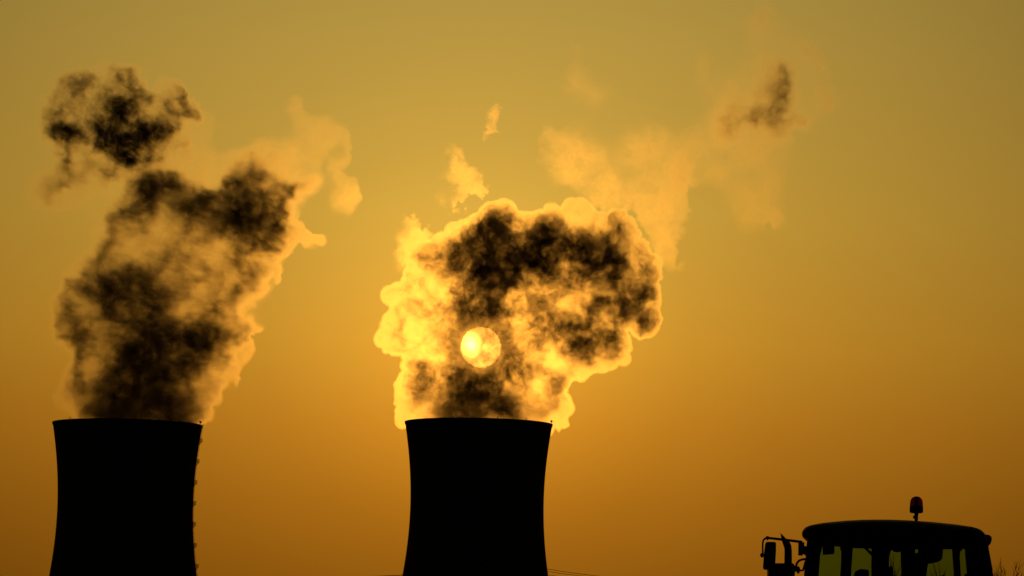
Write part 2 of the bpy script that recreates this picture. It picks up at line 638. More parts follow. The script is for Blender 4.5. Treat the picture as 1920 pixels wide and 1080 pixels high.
    # carry the values into a volume: lattice of points with the density on them, read by a Volume Cube
    def build(vals, res, nm):
        n = int(np.prod(res))
        me = bpy.data.meshes.new(nm + '_lattice')
        me.vertices.add(n)
        at_ = me.attributes.new('rho', 'FLOAT', 'POINT')
        at_.data.foreach_set('value', vals.ravel())
        return me

    me = build(rho, shape, name)
    src = bpy.data.objects.new(name + '_source', me)
    mn = Vector((wx0, Y - h_top * mpp, wz0))
    mx = Vector((wx1, Y + h_top * mpp, wz1))

    ng = bpy.data.node_groups.new(name + '_volume', 'GeometryNodeTree')
    ng.interface.new_socket('Geometry', in_out='INPUT', socket_type='NodeSocketGeometry')
    ng.interface.new_socket('Geometry', in_out='OUTPUT', socket_type='NodeSocketGeometry')
    gi, go = N(ng, 'NodeGroupInput'), N(ng, 'NodeGroupOutput')
    vc = N(ng, 'GeometryNodeVolumeCube')
    vc.inputs['Min'].default_value = mn
    vc.inputs['Max'].default_value = mx
    for k, ax in enumerate('XYZ'):
        vc.inputs['Resolution ' + ax].default_value = shape[k]
    pos = N(ng, 'GeometryNodeInputPosition')
    sp = N(ng, 'ShaderNodeSeparateXYZ')
    ng.links.new(pos.outputs[0], sp.inputs[0])
    idx = None
    stride = (ny * nz, nz, 1)
    for k in range(3):
        step = (mx[k] - mn[k]) / (shape[k] - 1)
        f = math_node(ng, 'ROUND', math_node(ng, 'DIVIDE', math_node(ng, 'SUBTRACT', sp.outputs[k], mn[k]), step))
        f = math_node(ng, 'MULTIPLY', f, float(stride[k]))
        idx = f if idx is None else math_node(ng, 'ADD', idx, f)
    na = N(ng, 'GeometryNodeInputNamedAttribute', data_type='FLOAT')
    na.inputs['Name'].default_value = 'rho'
    si = N(ng, 'GeometryNodeSampleIndex', data_type='FLOAT', domain='POINT')
    si.clamp = True
    oi = N(ng, 'GeometryNodeObjectInfo')
    oi.inputs['Object'].default_value = src
    ng.links.new(oi.outputs['Geometry'], si.inputs['Geometry'])
    ng.links.new(na.outputs[0], si.inputs['Value'])
    ng.links.new(idx, si.inputs['Index'])
    ng.links.new(si.outputs[0], vc.inputs['Density'])
    sm = N(ng, 'GeometryNodeSetMaterial')
    sm.inputs['Material'].default_value = mat or M_steam
    ng.links.new(vc.outputs[0], sm.inputs['Geometry'])
    ng.links.new(sm.outputs[0], go.inputs[0])
    vd = bpy.data.volumes.new('vapour')
    vd.materials.append(mat or M_steam)
    vo = bpy.data.objects.new('vapour', vd)
    COL.objects.link(vo)
    md = vo.modifiers.new('volume', 'NODES')
    md.node_group = ng

    # its surface: the outline of the vapour as a closed skin on a coarser lattice
    s = 3
    cx, cyy, cz = nx // s, max(6, ny // 2), nz // s
    sub = rho[:cx * s, :cyy * 2, :cz * s].reshape(cx, s, cyy, 2, cz, s).mean((1, 3, 5))
    lv = veil_t
    solid = (sub > lv)
    solid = np.pad(solid, 1)
    idxs = -np.ones(tuple(v + 1 for v in solid.shape), np.int64)
    faces = []
    for ax in range(3):
        a = np.moveaxis(solid, ax, 0)
        ch = a[1:] != a[:-1]
        for i, j, k in np.argwhere(ch):
            c0 = [0, 0, 0]
            o1, o2 = [q for q in range(3) if q != ax]
            base_ = [0, 0, 0]
            base_[ax], base_[o1], base_[o2] = i + 1, j, k
            quad = []
            for du, dv in ((0, 0), (1, 0), (1, 1), (0, 1)):
                q = list(base_)
                q[o1] += du
                q[o2] += dv
                quad.append(tuple(q))
            flip = bool(a[i, j, k]) ^ (ax == 1)
            faces.append(quad if flip else quad[::-1])
    verts, lut, fi = [], {}, []
    ox, oy, oz = (wx1 - wx0) / nx * s, (mx.y - mn.y) / ny * 2, (wz1 - wz0) / nz * s
    for q in faces:
        f = []
        for p in q:
            if p not in lut:
                lut[p] = len(verts)
                verts.append((wx0 + (p[0] - 1) * ox, mn.y + (p[1] - 1) * oy, wz0 + (p[2] - 1) * oz))
            f.append(lut[p])
        fi.append(f)
    # smooth the skin
    V = np.array(verts, np.float64)
    E = np.array(fi)
    for _ in range(4):
        acc = np.zeros_like(V)
        cnt = np.zeros(len(V))
        mid_f = V[E].mean(1)
        for k in range(4):
            np.add.at(acc, E[:, k], mid_f)
            np.add.at(cnt, E[:, k], 1)
        V = acc / cnt[:, None]
    hm = bpy.data.meshes.new(name)
    hm.from_pydata(V.tolist(), [], fi)
    hm.polygons.foreach_set('use_smooth', [True] * len(hm.polygons))
    hm.materials.append(M_veil)
    ho = bpy.data.objects.new(name, hm)
    COL.objects.link(ho)
    tag(ho, label, cat, group)
    vo.parent = ho
    ho.matrix_world = Matrix.Translation(cen) @ RM.to_4x4() @ Matrix.Translation(-cen)
    print(name, shape, 'skin faces', len(fi), 'max', float(rho.max()))
    return ho


RIGHT = """
...........11.....111.........
..........1442111111111.......
.........1388543541111221.....
.......1237887568733212521....
.....11255887468976664353111..
....124566877899877888742111..
...143567788899966688886222...
...11236889998887535666524311.
..1121234688975455754574342...
.11212143566533333222336466211
1112213566753334422347566311..
.1212223577764454334535665311.
.1211222445532344665424466311.
112112223556523455435566443311
1121213245555324235864521.....
.1111123555564421245532111....
..124334666554431122111.......
..1355357777434324211.........
..14534678875331242...........
..124357888875323411..........
..11136888888633331...........
..11127888888632211...........
..111777777776521111..........
"""
RIGHT_POLY = [(758, 803), (745, 798), (740, 785), (741, 762), (738, 755), (743, 735), (742, 718), (750, 702), (756, 688), (750, 670),
              (735, 665), (715, 661), (704, 640), (706, 625), (712, 605), (727, 585), (738, 570), (722, 568), (716, 556), (722, 545),
              (737, 538), (752, 530), (754, 517), (766, 497), (759, 490), (762, 478), (771, 463), (785, 455), (808, 450), (817, 440),
              (832, 434), (846, 424), (856, 414), (872, 411), (880, 408), (893, 403), (900, 393), (915, 381), (922, 376), (932, 376),
              (938, 379), (955, 378), (965, 388), (975, 396), (990, 397), (1001, 399), (1008, 392), (1022, 386), (1036, 384), (1048, 390),
              (1054, 390), (1062, 380), (1072, 373), (1085, 373), (1100, 377), (1112, 388), (1122, 398), (1140, 396), (1155, 391), (1172, 394),
              (1180, 408), (1190, 418), (1200, 432), (1205, 445), (1217, 455), (1219, 475), (1230, 480), (1240, 490), (1243, 515), (1238, 535),
              (1238, 560), (1240, 590), (1243, 602), (1236, 618), (1223, 629), (1208, 637), (1198, 636), (1186, 626), (1180, 620), (1182, 640),
              (1183, 660), (1182, 672), (1175, 680), (1160, 684), (1147, 692), (1125, 697), (1105, 703), (1098, 713), (1088, 714), (1074, 713),
              (1070, 720), (1065, 737), (1073, 752), (1072, 768), (1066, 782), (1066, 793), (1055, 800), (1043, 807), (1034, 800), (1024, 822),
              (772, 822)]
plume('steam_plume', RIGHT, 700, 360, RIGHT_POLY, 2200.0, 11, 'billowing bright-edged yellow steam with dark core pouring off the tower under the sun', gain=1.0, vox=1.7, edge=3, floor=1.0, knobs=(6, 21, 0), mat=M_steam_near, disc=(901.5, 651, 38, 1.2, 4.0))

LEFT = """
........................::....
...............:........::....
...............::........:::..
...............::........:::::
...............::....:::::::::
.:...:::......:::::-1-1--:::.:
.:--:1--::--:::--:-321--:::.::
:-11---::-2554--::135421-::.::
-122--:::2577521--564425411.::
-1-:--:::3676555664576436-..:-
:1--::.:2455336775788656-...::
......:24432124555888766-:....
.....::3322112343467775521-...
.....:1421111222323457531-11..
.....:341111332211244531--....
....:142212333323134311.......
...::3323544333232235311......
...2234566754333222332.1......
...2356777765432222532.1......
..1322676656532223232..1......
..232256456662123422..........
..3333245666666653221.........
..26633444676667764321........
...25323588887777623.2........
....422368888777742.1.........
....4124788887765211..........
...141467888866522.1..........
...333578888765321............
..1123567888886321............
...-2568888888642.............
....3688888888741.............
.....688888888741.............
"""
LEFT_POLY = [(150, 815), (130, 780), (100, 765), (95, 720), (120, 690), (100, 640), (85, 590), (90, 540), (60, 480), (40, 400), (45, 330),
             (100, 300), (180, 296), (260, 305), (330, 290), (350, 240), (380, 190), (400, 210), (430, 270), (500, 255), (525, 185), (560, 180),
             (575, 215), (615, 215), (655, 240), (660, 295), (645, 325), (672, 340), (676, 370), (655, 405), (625, 420), (600, 400),
             (572, 395), (560, 410), (580, 432), (605, 443), (612, 458), (595, 470), (575, 466), (558, 455), (545, 478), (532, 487),
             (526, 500), (528, 515), (520, 532), (511, 547), (512, 570), (522, 588), (505, 605), (488, 618), (474, 630), (478, 650),
             (474, 668), (460, 683), (450, 697), (450, 716), (441, 732), (421, 737), (418, 753), (406, 766), (410, 778), (398, 790),
             (380, 797), (368, 818)]
plume('steam_plume', LEFT, 60, 180, LEFT_POLY, 2176.0, 5, 'brown and black steam column with orange right edge rising from the ladder tower', 'steam plume', K=12, gain=1.0, table=TAU_DARK, knobs=(5, 17, 330), edge=4, soft=4, soft_left=(120, 420, 26))

UPPER = """
......:-.........
..:112-222:-:....
.:12211244-:-12..
.12221223651-232.
.122111477212332.
.221122673214421.
.2555566426763-..
.14543587688431..
..231-388852211..
..-4-1-268521--..
..12--12-21--:...
..:-1--1--:-:....
"""
UPPER_POLY = [(60, 250), (70, 190), (90, 150), (130, 122), (180, 104), (225, 110), (265, 135), (285, 165), (300, 145), (330, 138), (355, 160), (372, 200),
              (390, 240), (385, 290), (350, 320), (310, 345), (260, 350), (200, 345), (150, 345), (120, 340), (95, 310), (70, 290)]
plume('steam_cloud', UPPER, 60, 110, UPPER_POLY, 2176.0, 8, 'ragged dark steam cloud torn loose above the brown column', 'steam cloud', K=10, gain=1.0, table=TAU_DARK, fine=.7, soft=28, edge=12)

DRIFT = """
...................:::.......
...................:2-:......
..................:-1::......
..................:--::-:....
..::..........:....:---:2-...
..:...........1...::1-:--2-..
..::..........::..:--23:-::..
..--..........-:-1:-134-:.-..
..::--........:--11:344-:-1:.
...::...........-2-2543-.-21-
:..............:1213432-..-1:
...:..........:-222422132....
--:....:---:::--2211-22-.....
-111:::-1111-1-1-1-12--......
:1111-:-111-11-----11-.......
.11--1:::-1-21:-1--:--:......
.-1--11::-112-:-1-:--1.......
..:-:111---121..:----1.......
....-1111112.1...:-1--.......
....1111111211...:-1---......
.....1-:1111.1....---21......
........:1111.....:::-.......
.........-111......:.........
..........11-................
...........--................
"""
DRIFT_POLY = [(1015, 240), (1040, 235), (1075, 205), (1045, 150), (1050, 70), (1110, 80), (1180, 150), (1250, 190), (1275, 90), (1300, 65), (1380, 90), (1395, 10),
              (1440, 10), (1500, 60), (1550, 70), (1575, 190), (1530, 230), (1490, 250), (1485, 330), (1475, 420), (1400, 440), (1350, 400),
              (1330, 340), (1285, 340), (1282, 420), (1275, 470), (1262, 505), (1225, 480), (1205, 445), (1185, 405), (1160, 388), (1115, 395),
              (1085, 372), (1070, 345), (1030, 335), (1015, 290)]
plume('steam_cloud', DRIFT.replace(' ', '2'), 1020, 0, DRIFT_POLY, 2260.0, 21,
      'thin orange steam wisps drifting up towards a small dark smudge at top right', 'steam cloud', K=9, edge=14, soft=24, blur=.6, warp=9, contrast=.8, hmax=90, gain=1.0, table=TAU_THIN, fine=.5, dvox=6, vox=2.5)

WISP = """
.:......
.-1:....
..1-....
::11-...
..-11-:.
:.-11-1.
..1---:.
..-:....
"""
WISP_POLY = [(838, 275), (862, 270), (878, 310), (895, 330), (912, 325), (918, 360), (890, 368), (870, 385), (838, 398), (825, 380), (838, 350), (828, 320)]
plume('steam_wisp', WISP, 810, 260, WISP_POLY, 2230.0, 31, 'small bright yellow-orange steam wisp floating above the yellow billow', 'steam wisp',
      K=5, edge=12, soft=22, lump=(20, 40, 20), warp=12, contrast=1.0, gain=.5, fine=.9, dvox=4)
WISP2 = """
.1.
.1.
1-.
1..
"""
plume('steam_wisp', WISP2, 905, 200, [(922, 198), (940, 200), (936, 225), (928, 250), (912, 255), (910, 235), (916, 215)], 2230.0, 33,
      'tiniest faint orange steam wisp, standing highest between the two plumes', 'steam wisp', K=5, edge=7, soft=14, lump=(14, 30, 14), warp=8, contrast=1.0, gain=.5, fine=.7, dvox=4)
TUFT = """
..--..
.:11-.
.-11-.
.-11..
.:1...
.:-...
"""
plume('steam_wisp', TUFT, 725, 410, [(740, 430), (760, 410), (790, 412), (808, 440), (785, 460), (770, 480), (762, 510), (744, 508), (738, 470)], 2215.0, 35,
      'soft orange steam tuft clinging to the upper left flank of the yellow billow', 'steam wisp', K=6, edge=12, soft=22, lump=(20, 40, 20), warp=12, contrast=1., gain=.6, fine=.6, dvox=4)


# ------------------------------------------------------------------ farm tractor
M_paint = material('tractor_paint', (0.03, 0.07, 0.02), 0.6, noise=0.15, scale=4)
M_black = material('black_plastic', (0.02, 0.02, 0.02), 0.5, noise=0.2, scale=20)
M_rubber = material('tyre_rubber', (0.025, 0.025, 0.025), 0.85, noise=0.3, scale=10)
M_rimm = material('wheel_rim', (0.35, 0.28, 0.04), 0.5, noise=0.15, scale=6)
M_fabric = material('seat_fabric', (0.03, 0.03, 0.035), 0.9, noise=0.3, scale=30)


def glass_material(name, tint, gloss=0.04):
    m = bpy.data.materials.new(name)
    m.use_nodes = True
    t = m.node_tree
    t.nodes.clear()
    a = N(t, 'ShaderNodeBsdfTransparent')
    a.inputs['Color'].default_value = (*tint, 1)
    b = N(t, 'ShaderNodeBsdfGlossy')
    b.inputs['Roughness'].default_value = 0.04
    x = N(t, 'ShaderNodeMixShader')
    x.inputs[0].default_value = gloss
    t.links.new(a.outputs[0], x.inputs[1])
    t.links.new(b.outputs[0], x.inputs[2])
    o = N(t, 'ShaderNodeOutputMaterial')
    t.links.new(x.outputs[0], o.inputs['Surface'])
    return m


M_glass = glass_material('green_tinted_glass', (0.645, 0.81, 0.55))
M_redlens = glass_material('red_lens', (0.24, 0.02, 0.01), 0.01)

YN, YF = 42.15, 43.85          # near and far side of the cab
tractor = empty('tractor', (at(1640, 1080, 43).x, 43, 0))
tag(tractor, 'black silhouetted farm tractor cab with green-tinted windows and domed roof', 'tractor')


def plate(name, pts, Y, th, mat, bevel=0.008, parent=None):
    b = bmesh.new()
    prism(b, pts, Y, th, bevel)
    return link_bm(name, b, mat, parent or tractor)


# roof: one outline carried from side to side, drawn in at both sides
top = [(1503.5, 1003), (1504.0, 997), (1508.3, 990.7), (1519, 985), (1541, 980.6), (1566, 977.9), (1590, 975.9), (1617, 974.5), (1644, 974.1), (1671, 974.3), (1698, 975.3),
       (1725, 977.0), (1752, 979), (1790, 982.9), (1822, 987.5), (1833, 990.5), (1841, 995), (1847, 1002), (1851, 1010), (1851, 1019), (1845, 1022)]
bot = [(1780, 1023), (1700, 1023), (1600, 1021), (1540, 1015), (1524, 1013), (1515, 1011.6), (1509.7, 1009)]
prof = [at(x, y, 43.0) for x, y in top + bot]
cz = at(1680, 1006, 43.0)
rings = []
for off, sc, drop in ((-1.0, .84, .12), (-.97, .91, .08), (-.88, .945, .055), (-.6, .972, .035), (0, 1.0, 0), (.5, 1.0, 0), (.85, .97, .0), (.95, .93, .02), (.98, .86, .05)):
    rings.append([Vector((cz.x + (p.x - cz.x) * sc + off * .088, 43.0 + off, cz.z + (p.z - cz.z) * sc - drop * min(1.0, max(-.5, (p.z - cz.z) / .13)))) for p in prof])
b = bmesh.new()
loft(b, rings)
roof = link_bm('roof', b, M_paint, tractor)
b = bmesh.new()      # rear work lamp pod under the roof's trailing end
pod = [(1845, 1001.6), (1855, 1002.6), (1859.5, 1006), (1860.3, 1011), (1858, 1019), (1853.7, 1024), (1845, 1024)]
for yy0 in (42.35,):
    prism(b, pod, 42.9, .34, .02)
link_bm('work_lamp', b, M_black, tractor)

# near side frame: window posts and header, one body; openings left between
b = bmesh.new()
hd = [(1515, 1009), (1600, 1012), (1700, 1014), (1846, 1014), (1852, 1024.6), (1803.6, 1024.8), (1786, 1025.4), (1730, 1027.5), (1690, 1029.5), (1673.6, 1029), (1635.6, 1028.6), (1600, 1026.4), (1578.8, 1023), (1541.4, 1020.4), (1516, 1016)]
prism(b, hd, YN, .08, .006)
link_bm('window_header', b, M_black, tractor)
plate('front_post', [(1514.5, 1010), (1543, 1019.5), (1540.6, 1024), (1538, 1041), (1534.3, 1090), (1507.6, 1090), (1512.4, 1036)], YN - .004, .10, M_black)
plate('door_post', [(1635.6, 1024), (1675, 1024), (1672.4, 1030), (1668.6, 1036), (1666.6, 1044), (1666.0, 1062), (1668.5, 1070), (1675.0, 1080), (1680, 1090), (1635, 1090), (1635, 1060)], YN - .008, .09, M_black, .004)
plate('rear_post', [(1810.5, 1016), (1852.5, 1016), (1855, 1034), (1860.5, 1064), (1864, 1090), (1817, 1090), (1815, 1070), (1812, 1040)], YN - .012, .12, M_black)
# far side
plate('far_header', [(1540, 1008), (1835, 1012), (1838, 1021), (1540, 1019)], YF, .08, M_black)
plate('far_front_post', [(1577.6, 1014), (1600.8, 1014), (1599.2, 1028), (1597.5, 1052), (1595, 1092), (1575.6, 1092), (1578, 1056), (1580, 1033), (1576.5, 1030), (1576.5, 1023)], YF - .004, .09, M_black)
plate('far_door_post', [(1689.3, 1014), (1717, 1014), (1716, 1040), (1716, 1092), (1692.3, 1092), (1690.8, 1060)], YF - .008, .09, M_black)
plate('far_rear_post', [(1785.4, 1014), (1805, 1014), (1803.6, 1032.5), (1798.7, 1033.3), (1799.6, 1046), (1802.6, 1092), (1791.2, 1092), (1788.5, 1056)], YF - .012, .09, M_black)
# panes
def pane(name, pts, Y):
    return plate(name, pts, Y, .006, M_glass, 0)
w = pane('window', [(1536, 1018), (1640, 1026), (1640, 1092), (1530, 1092)], YN + .04)
w['label'] = 'front door window, tinted green'
w = pane('window', [(1664, 1026), (1812, 1022), (1818, 1092), (1664, 1092)], YN + .045)
w['label'] = 'rear side window, tinted green'
pane('window', [(1530, 1016), (1692, 1018), (1692, 1092), (1524, 1092)], YF + .04)
pane('window', [(1710, 1018), (1822, 1018), (1830, 1092), (1710, 1092)], YF + .045)
# front and rear screens, end on to the camera, and the cab's lower body
def xz(px, py, Y=43.0):
    p = at(px, py, Y)
    return p.x, p.z
x0, _ = xz(1522, 1060)
x1, _ = xz(1846, 1060)
zt = xz(1680, 1019)[1]
b = bmesh.new()
loft(b, [[Vector((x0 + dx, y, z)) for dx in (0, .006) for y, z in (((YN + .12, 1.75), (YN + .12, zt), (YF - .03, zt), (YF - .03, 1.75)) if dx == 0 else ((YN + .12, 1.75), (YN + .12, zt), (YF - .03, zt), (YF - .03, 1.75)))][k:k + 4] for k in (0, 4)])
link_bm('windscreen', b, M_glass, tractor)
b = bmesh.new()
cx_ = (x0 + x1) / 2
box(b, (cx_, 43.0, 1.42), (x1 - x0 + .16, 1.62, .62))
bmesh.ops.bevel(b, geom=b.edges[:], offset=.05, segments=3, affect='EDGES')
link_bm('cab_body', b, M_paint, tractor)

# things inside the cab that show against the windows
plate('sun_visor', [(1542.7, 1016), (1564.9, 1016), (1564.7, 1036.5), (1563, 1038.8), (1545, 1040.2), (1543, 1038.6)], 43.2, .05, M_black, .004)
plate('grab_bar', [(1616.5, 1024), (1622, 1024), (1637.5, 1037.5), (1637.5, 1043.5), (1633.5, 1041.5)], YN + .1, .03, M_black, .003)
st = plate('seat', [(1603.4, 1096), (1604.5, 1078), (1607.3, 1070), (1611, 1067.6), (1614.5, 1066.4), (1628, 1068.0), (1630, 1070), (1629.3, 1096)], 42.75, .30, M_fabric, .03)
st['label'] = 'black side seat with rounded back'
plate('seat', [(1696, 1100), (1697, 1044), (1702, 1038), (1716, 1037.4), (1730, 1034.6), (1741.2, 1034), (1740.8, 1054), (1738, 1070), (1733.8, 1100)], 43.15, .42, M_fabric, .03)
plate('ceiling_console', [(1728.6, 1016), (1768.6, 1016), (1768.2, 1036), (1767.2, 1047), (1763.5, 1051.4), (1755, 1053), (1740, 1054.4), (1728.8, 1054.6)], 42.7, .45, M_black, .025)
plate('ceiling_console', [(1672, 1020), (1691, 1020), (1691, 1032.8), (1687, 1033.6), (1681.5, 1032.6), (1677, 1029)], 42.8, .3, M_black, .01)
plate('control_lever', [(1666, 1096), (1666, 1070), (1667.8, 1062.6), (1671.2, 1060.8), (1674, 1063.6), (1675.4, 1076), (1675.4, 1096)], 42.6, .05, M_black, .006)
plate('control_lever', [(1808.6, 1096), (1808.8, 1077.4), (1811, 1075.2), (1814.2, 1077), (1814.6, 1096)], 42.6, .05, M_black, .006)
plate('control_lever', [(1762, 1096), (1764, 1079.5), (1768, 1077.6), (1773, 1079.6), (1776, 1096)], 42.6, .05, M_black, .006)

# mirror and its arm
YM = 42.2
b = bmesh.new()
pts = [(1504, 1016.4), (1480, 1013.2), (1455, 1010.3), (1440, 1008.6), (1434.8, 1009.6), (1431.4, 1012.6), (1430.1, 1018), (1430.0, 1028), (1430.4, 1040)]
tube(b, [at(x, y, YM) for x, y in pts], [.0135, .0135, .0125, .0125, .0105, .0095, .009, .009, .009], 10)
arm = link_bm('mirror_arm', b, M_black, tractor, smooth=True)
b = bmesh.new()
prism(b, [(1497.5, 1015.4), (1508.2, 1016.8), (1508.2, 1023.5), (1502.0, 1023.8), (1501.4, 1038.4), (1505.8, 1039.4), (1505.2, 1041.6), (1497.2, 1041)], YM - .03, .06, .003)
prism(b, [(1502.6, 1024), (1517, 1023.6), (1517, 1040), (1510, 1041), (1509, 1038.6), (1502.6, 1038)], YM - .025, .07, .003)
link_bm('bracket', b, M_black, arm)
b = bmesh.new()
bmesh.ops.create_uvsphere(b, u_segments=16, v_segments=10, radius=.019, matrix=Matrix.Translation(at(1439, 1008.6, YM)))
prism(b, [(1437.5, 1010), (1441.5, 1010), (1439.5, 1014.2)], YM, .01)
link_bm('knuckle', b, M_black, arm)
b = bmesh.new()
bmesh.ops.create_uvsphere(b, u_segments=16, v_segments=10, radius=.0195, matrix=Matrix.Translation(at(1428.9, 1041, YM)) @ Matrix.Diagonal((1, 1, 1.2, 1)))
link_bm('knuckle', b, M_black, arm)
plate('mirror', [(1435.2, 1019), (1436.6, 1016.6), (1439, 1015.8), (1452, 1015.8), (1454.6, 1017), (1455.4, 1019.6), (1455.2, 1032), (1454, 1053), (1453.2, 1062), (1452, 1066), (1449, 1068.2), (1434.4, 1068.2), (1431.8, 1066.6), (1431, 1063), (1432.6, 1040)], YM - .02, .06, M_black, .012)
# exhaust with its slanted mouth, and the shield round its foot
b = bmesh.new()
YE = 43.0
cl = [(1477.7, 1062, 7.2), (1477.8, 1045, 7.1), (1477.9, 1032, 6.9), (1476.9, 1024.5, 7.0), (1474.3, 1018, 6.8)]
rg = []
for i, (x, y, r_) in enumerate(cl):
    p = at(x, y, YE)
    nxt = cl[min(i + 1, len(cl) - 1)]
    prv = cl[max(i - 1, 0)]
    d = (at(nxt[0], nxt[1], YE) - at(prv[0], prv[1], YE)).normalized()
    s_ = d.cross(Vector((0, 1, 0))).normalized()
    rr_ = r_ * YE / FPX
    rg.append([p + s_ * math.cos(a) * rr_ + Vector((0, 1, 0)) * math.sin(a) * rr_ for a in [2 * math.pi * k / 20 for k in range(20)]])
tip_l, tip_r = at(1463.4, 1007.6, YE), at(1472.8, 1008.8, YE)
lip = []
for k in range(20):
    a = 2 * math.pi * k / 20
    t = (1 + math.cos(a)) / 2
    # the cut runs from a high pointed left lip down to the right
    L, Rr = at(1463.2, 999.4, YE), at(1479.4, 1016.0, YE)
    q = rg[-1][k]
    base_dir = rg[-1][0]
    lip.append((q, t, math.sin(a)))
sgn = 1 if (rg[-1][0] - rg[-1][10]).x > 0 else -1
mouth = []
for k, (q, t, sn) in enumerate(lip):
    tt = t if sgn > 0 else 1 - t
    p = L.lerp(Rr, tt)
    mouth.append(Vector((p.x, q.y * (1) , p.z)))
mid = [rg[-1][k].lerp(mouth[k], .45) + Vector((-.004, 0, 0)) for k in range(20)]
loft(b, rg + [mid, mouth], caps=False)
r_ = bmesh.ops.solidify(b, geom=b.faces[:], thickness=.004)
link_bm('exhaust_pipe', b, M_steel, tractor, smooth=True)
plate('exhaust_shield', [(1441.6, 1056.6), (1453, 1055.8), (1486, 1055.8), (1489.5, 1061), (1491.0, 1068), (1490, 1100), (1441.8, 1100)], 42.85, .3, M_black, .012)
# small front lamp on its bent stalk
b = bmesh.new()
tube(b, [at(x, y, YM + .1) for x, y in ((1513, 1048.2), (1504, 1049.0), (1498, 1051.4), (1494.4, 1055.6), (1492.6, 1062), (1491.6, 1068))], .0115, 8)
tube(b, [at(x, y, YM + .1) for x, y in ((1510.6, 1052), (1508.4, 1061), (1505.6, 1069.4), (1499, 1069.6))], .011, 8)
lp = link_bm('lamp_bracket', b, M_black, tractor, smooth=True)
b = bmesh.new()
bmesh.ops.create_uvsphere(b, u_segments=20, v_segments=12, radius=1.0, matrix=Matrix.Translation(at(1496.6, 1068.6, YM + .1)) @ Matrix.Diagonal((.019, .03, .037, 1)))
bmesh.ops.create_uvsphere(b, u_segments=20, v_segments=12, radius=1.0, matrix=Matrix.Translation(at(1489.6, 1066.6, YM + .1)) @ Matrix.Diagonal((.034, .025, .03, 1)))
prism(b, [(1484, 1056), (1488, 1056.6), (1490.5, 1061), (1489, 1066), (1484, 1066)], YM + .08, .05)
link_bm('lamp', b, M_black, lp, smooth=True)

# beacon
YB = 42.9
bc = at(1718.2, 955, YB)
mp = YB / FPX
beacon = empty('beacon', (bc.x, YB, at(1718.2, 977, YB).z))
tag(beacon, 'flashing beacon with dark red dome on a short stem on the cab roof', 'beacon')
beacon.parent = tractor
beacon.matrix_parent_inverse = Matrix.Translation(-tractor.location)
del beacon['category']
del beacon['label']


def turned(name, prof_, mat, parent, n=32, smooth=True):
    b = bmesh.new()
    rr = [[Vector((bc.x + r * mp * math.cos(2 * math.pi * k / n), YB + r * mp * math.sin(2 * math.pi * k / n), at(1718.2, y, YB).z)) for k in range(n)] for r, y in prof_]
    loft(b, rr)
    o = link_bm(name, b, mat, parent, smooth=smooth)
    return o


turned('lens', [(12.2, 949.0), (12.1, 944), (11.4, 939), (9.6, 935.0), (6.6, 932.2), (3, 930.9), (.3, 930.6)], M_redlens, beacon)
turned('bulb_holder', [(5.5, 949.5), (4.2, 946), (3.4, 938), (3.0, 934), (1.2, 932)], M_black, beacon)
turned('base', [(4.2, 962.4), (10.5, 962.0), (12.4, 960.6), (12.9, 957), (12.7, 952), (12.3, 948.8), (5, 948.8)], M_black, beacon)
turned('stem', [(2.6, 984), (2.7, 976), (3.6, 972), (3.4, 968), (3.8, 964), (4.6, 961.8)], M_black, beacon)
b = bmesh.new()
bmesh.ops.create_uvsphere(b, u_segments=16, v_segments=10, radius=.019, matrix=Matrix.Translation(at(1715.2, 969.8, YB - .01)))
link_bm('clamp_knob', b, M_black, beacon, smooth=True)

# bonnet and wheels, below the picture
b = bmesh.new()
hx = x0 - .05
loft(b, [[Vector((hx - t * 1.9, 43 + s_ * (.42 - .08 * t), z)) for s_, z in ((-1, .95), (-1, 1.38 - .16 * t), (-.7, 1.5 - .2 * t), (.7, 1.5 - .2 * t), (1, 1.38 - .16 * t), (1, .95))] for t in (0, .35, .7, .92, 1)])
link_bm('bonnet', b, M_paint, tractor)


def wheel(cx, cy_, r, wd):
    b = bmesh.new()
    n = 48
    pr = [(.62, -.5), (.9, -.5), (.97, -.42), (1, -.25), (1, .25), (.97, .42), (.9, .5), (.62, .5)]
    rr = [[Vector((cx + r * q * math.cos(2 * math.pi * k / n), cy_ + wd * t, r + r * q * math.sin(2 * math.pi * k / n))) for k in range(n)] for q, t in pr]
    loft(b, rr + [rr[0]], caps=False)
    for k in range(22):
        a = 2 * math.pi * k / 22
        for s_ in (-1, 1):
            a2 = a + (0 if s_ > 0 else math.pi / 22)
            tube(b, [(cx + r * 1.01 * math.cos(a2), cy_ + s_ * wd * .05, r + r * 1.01 * math.sin(a2)), (cx + r * 1.0 * math.cos(a2 + .18), cy_ + s_ * wd * .46, r + r * 1.0 * math.sin(a2 + .18))], .03, 4)
    wh = link_bm('wheel', b, M_rubber, tractor)
    b = bmesh.new()
    rr = [[Vector((cx + r * q * math.cos(2 * math.pi * k / n), cy_ + wd * t, r + r * q * math.sin(2 * math.pi * k / n))) for k in range(n)] for q, t in ((.63, -.4), (.58, -.3), (.5, -.05), (.2, -.05), (.18, -.2), (.02, -.2))]
    loft(b, rr)
    link_bm('rim', b, M_rimm, wh)


for s_ in (-1, 1):
    wheel(x1 - .35, 43 + s_ * 1.02, .86, .5)
    wheel(hx - 1.35, 43 + s_ * .88, .56, .4)

# ------------------------------------------------------------------ bare trees
M_bark = material('bark', (0.06, 0.045, 0.03), 0.9, noise=0.4, scale=8, bump=0.3)


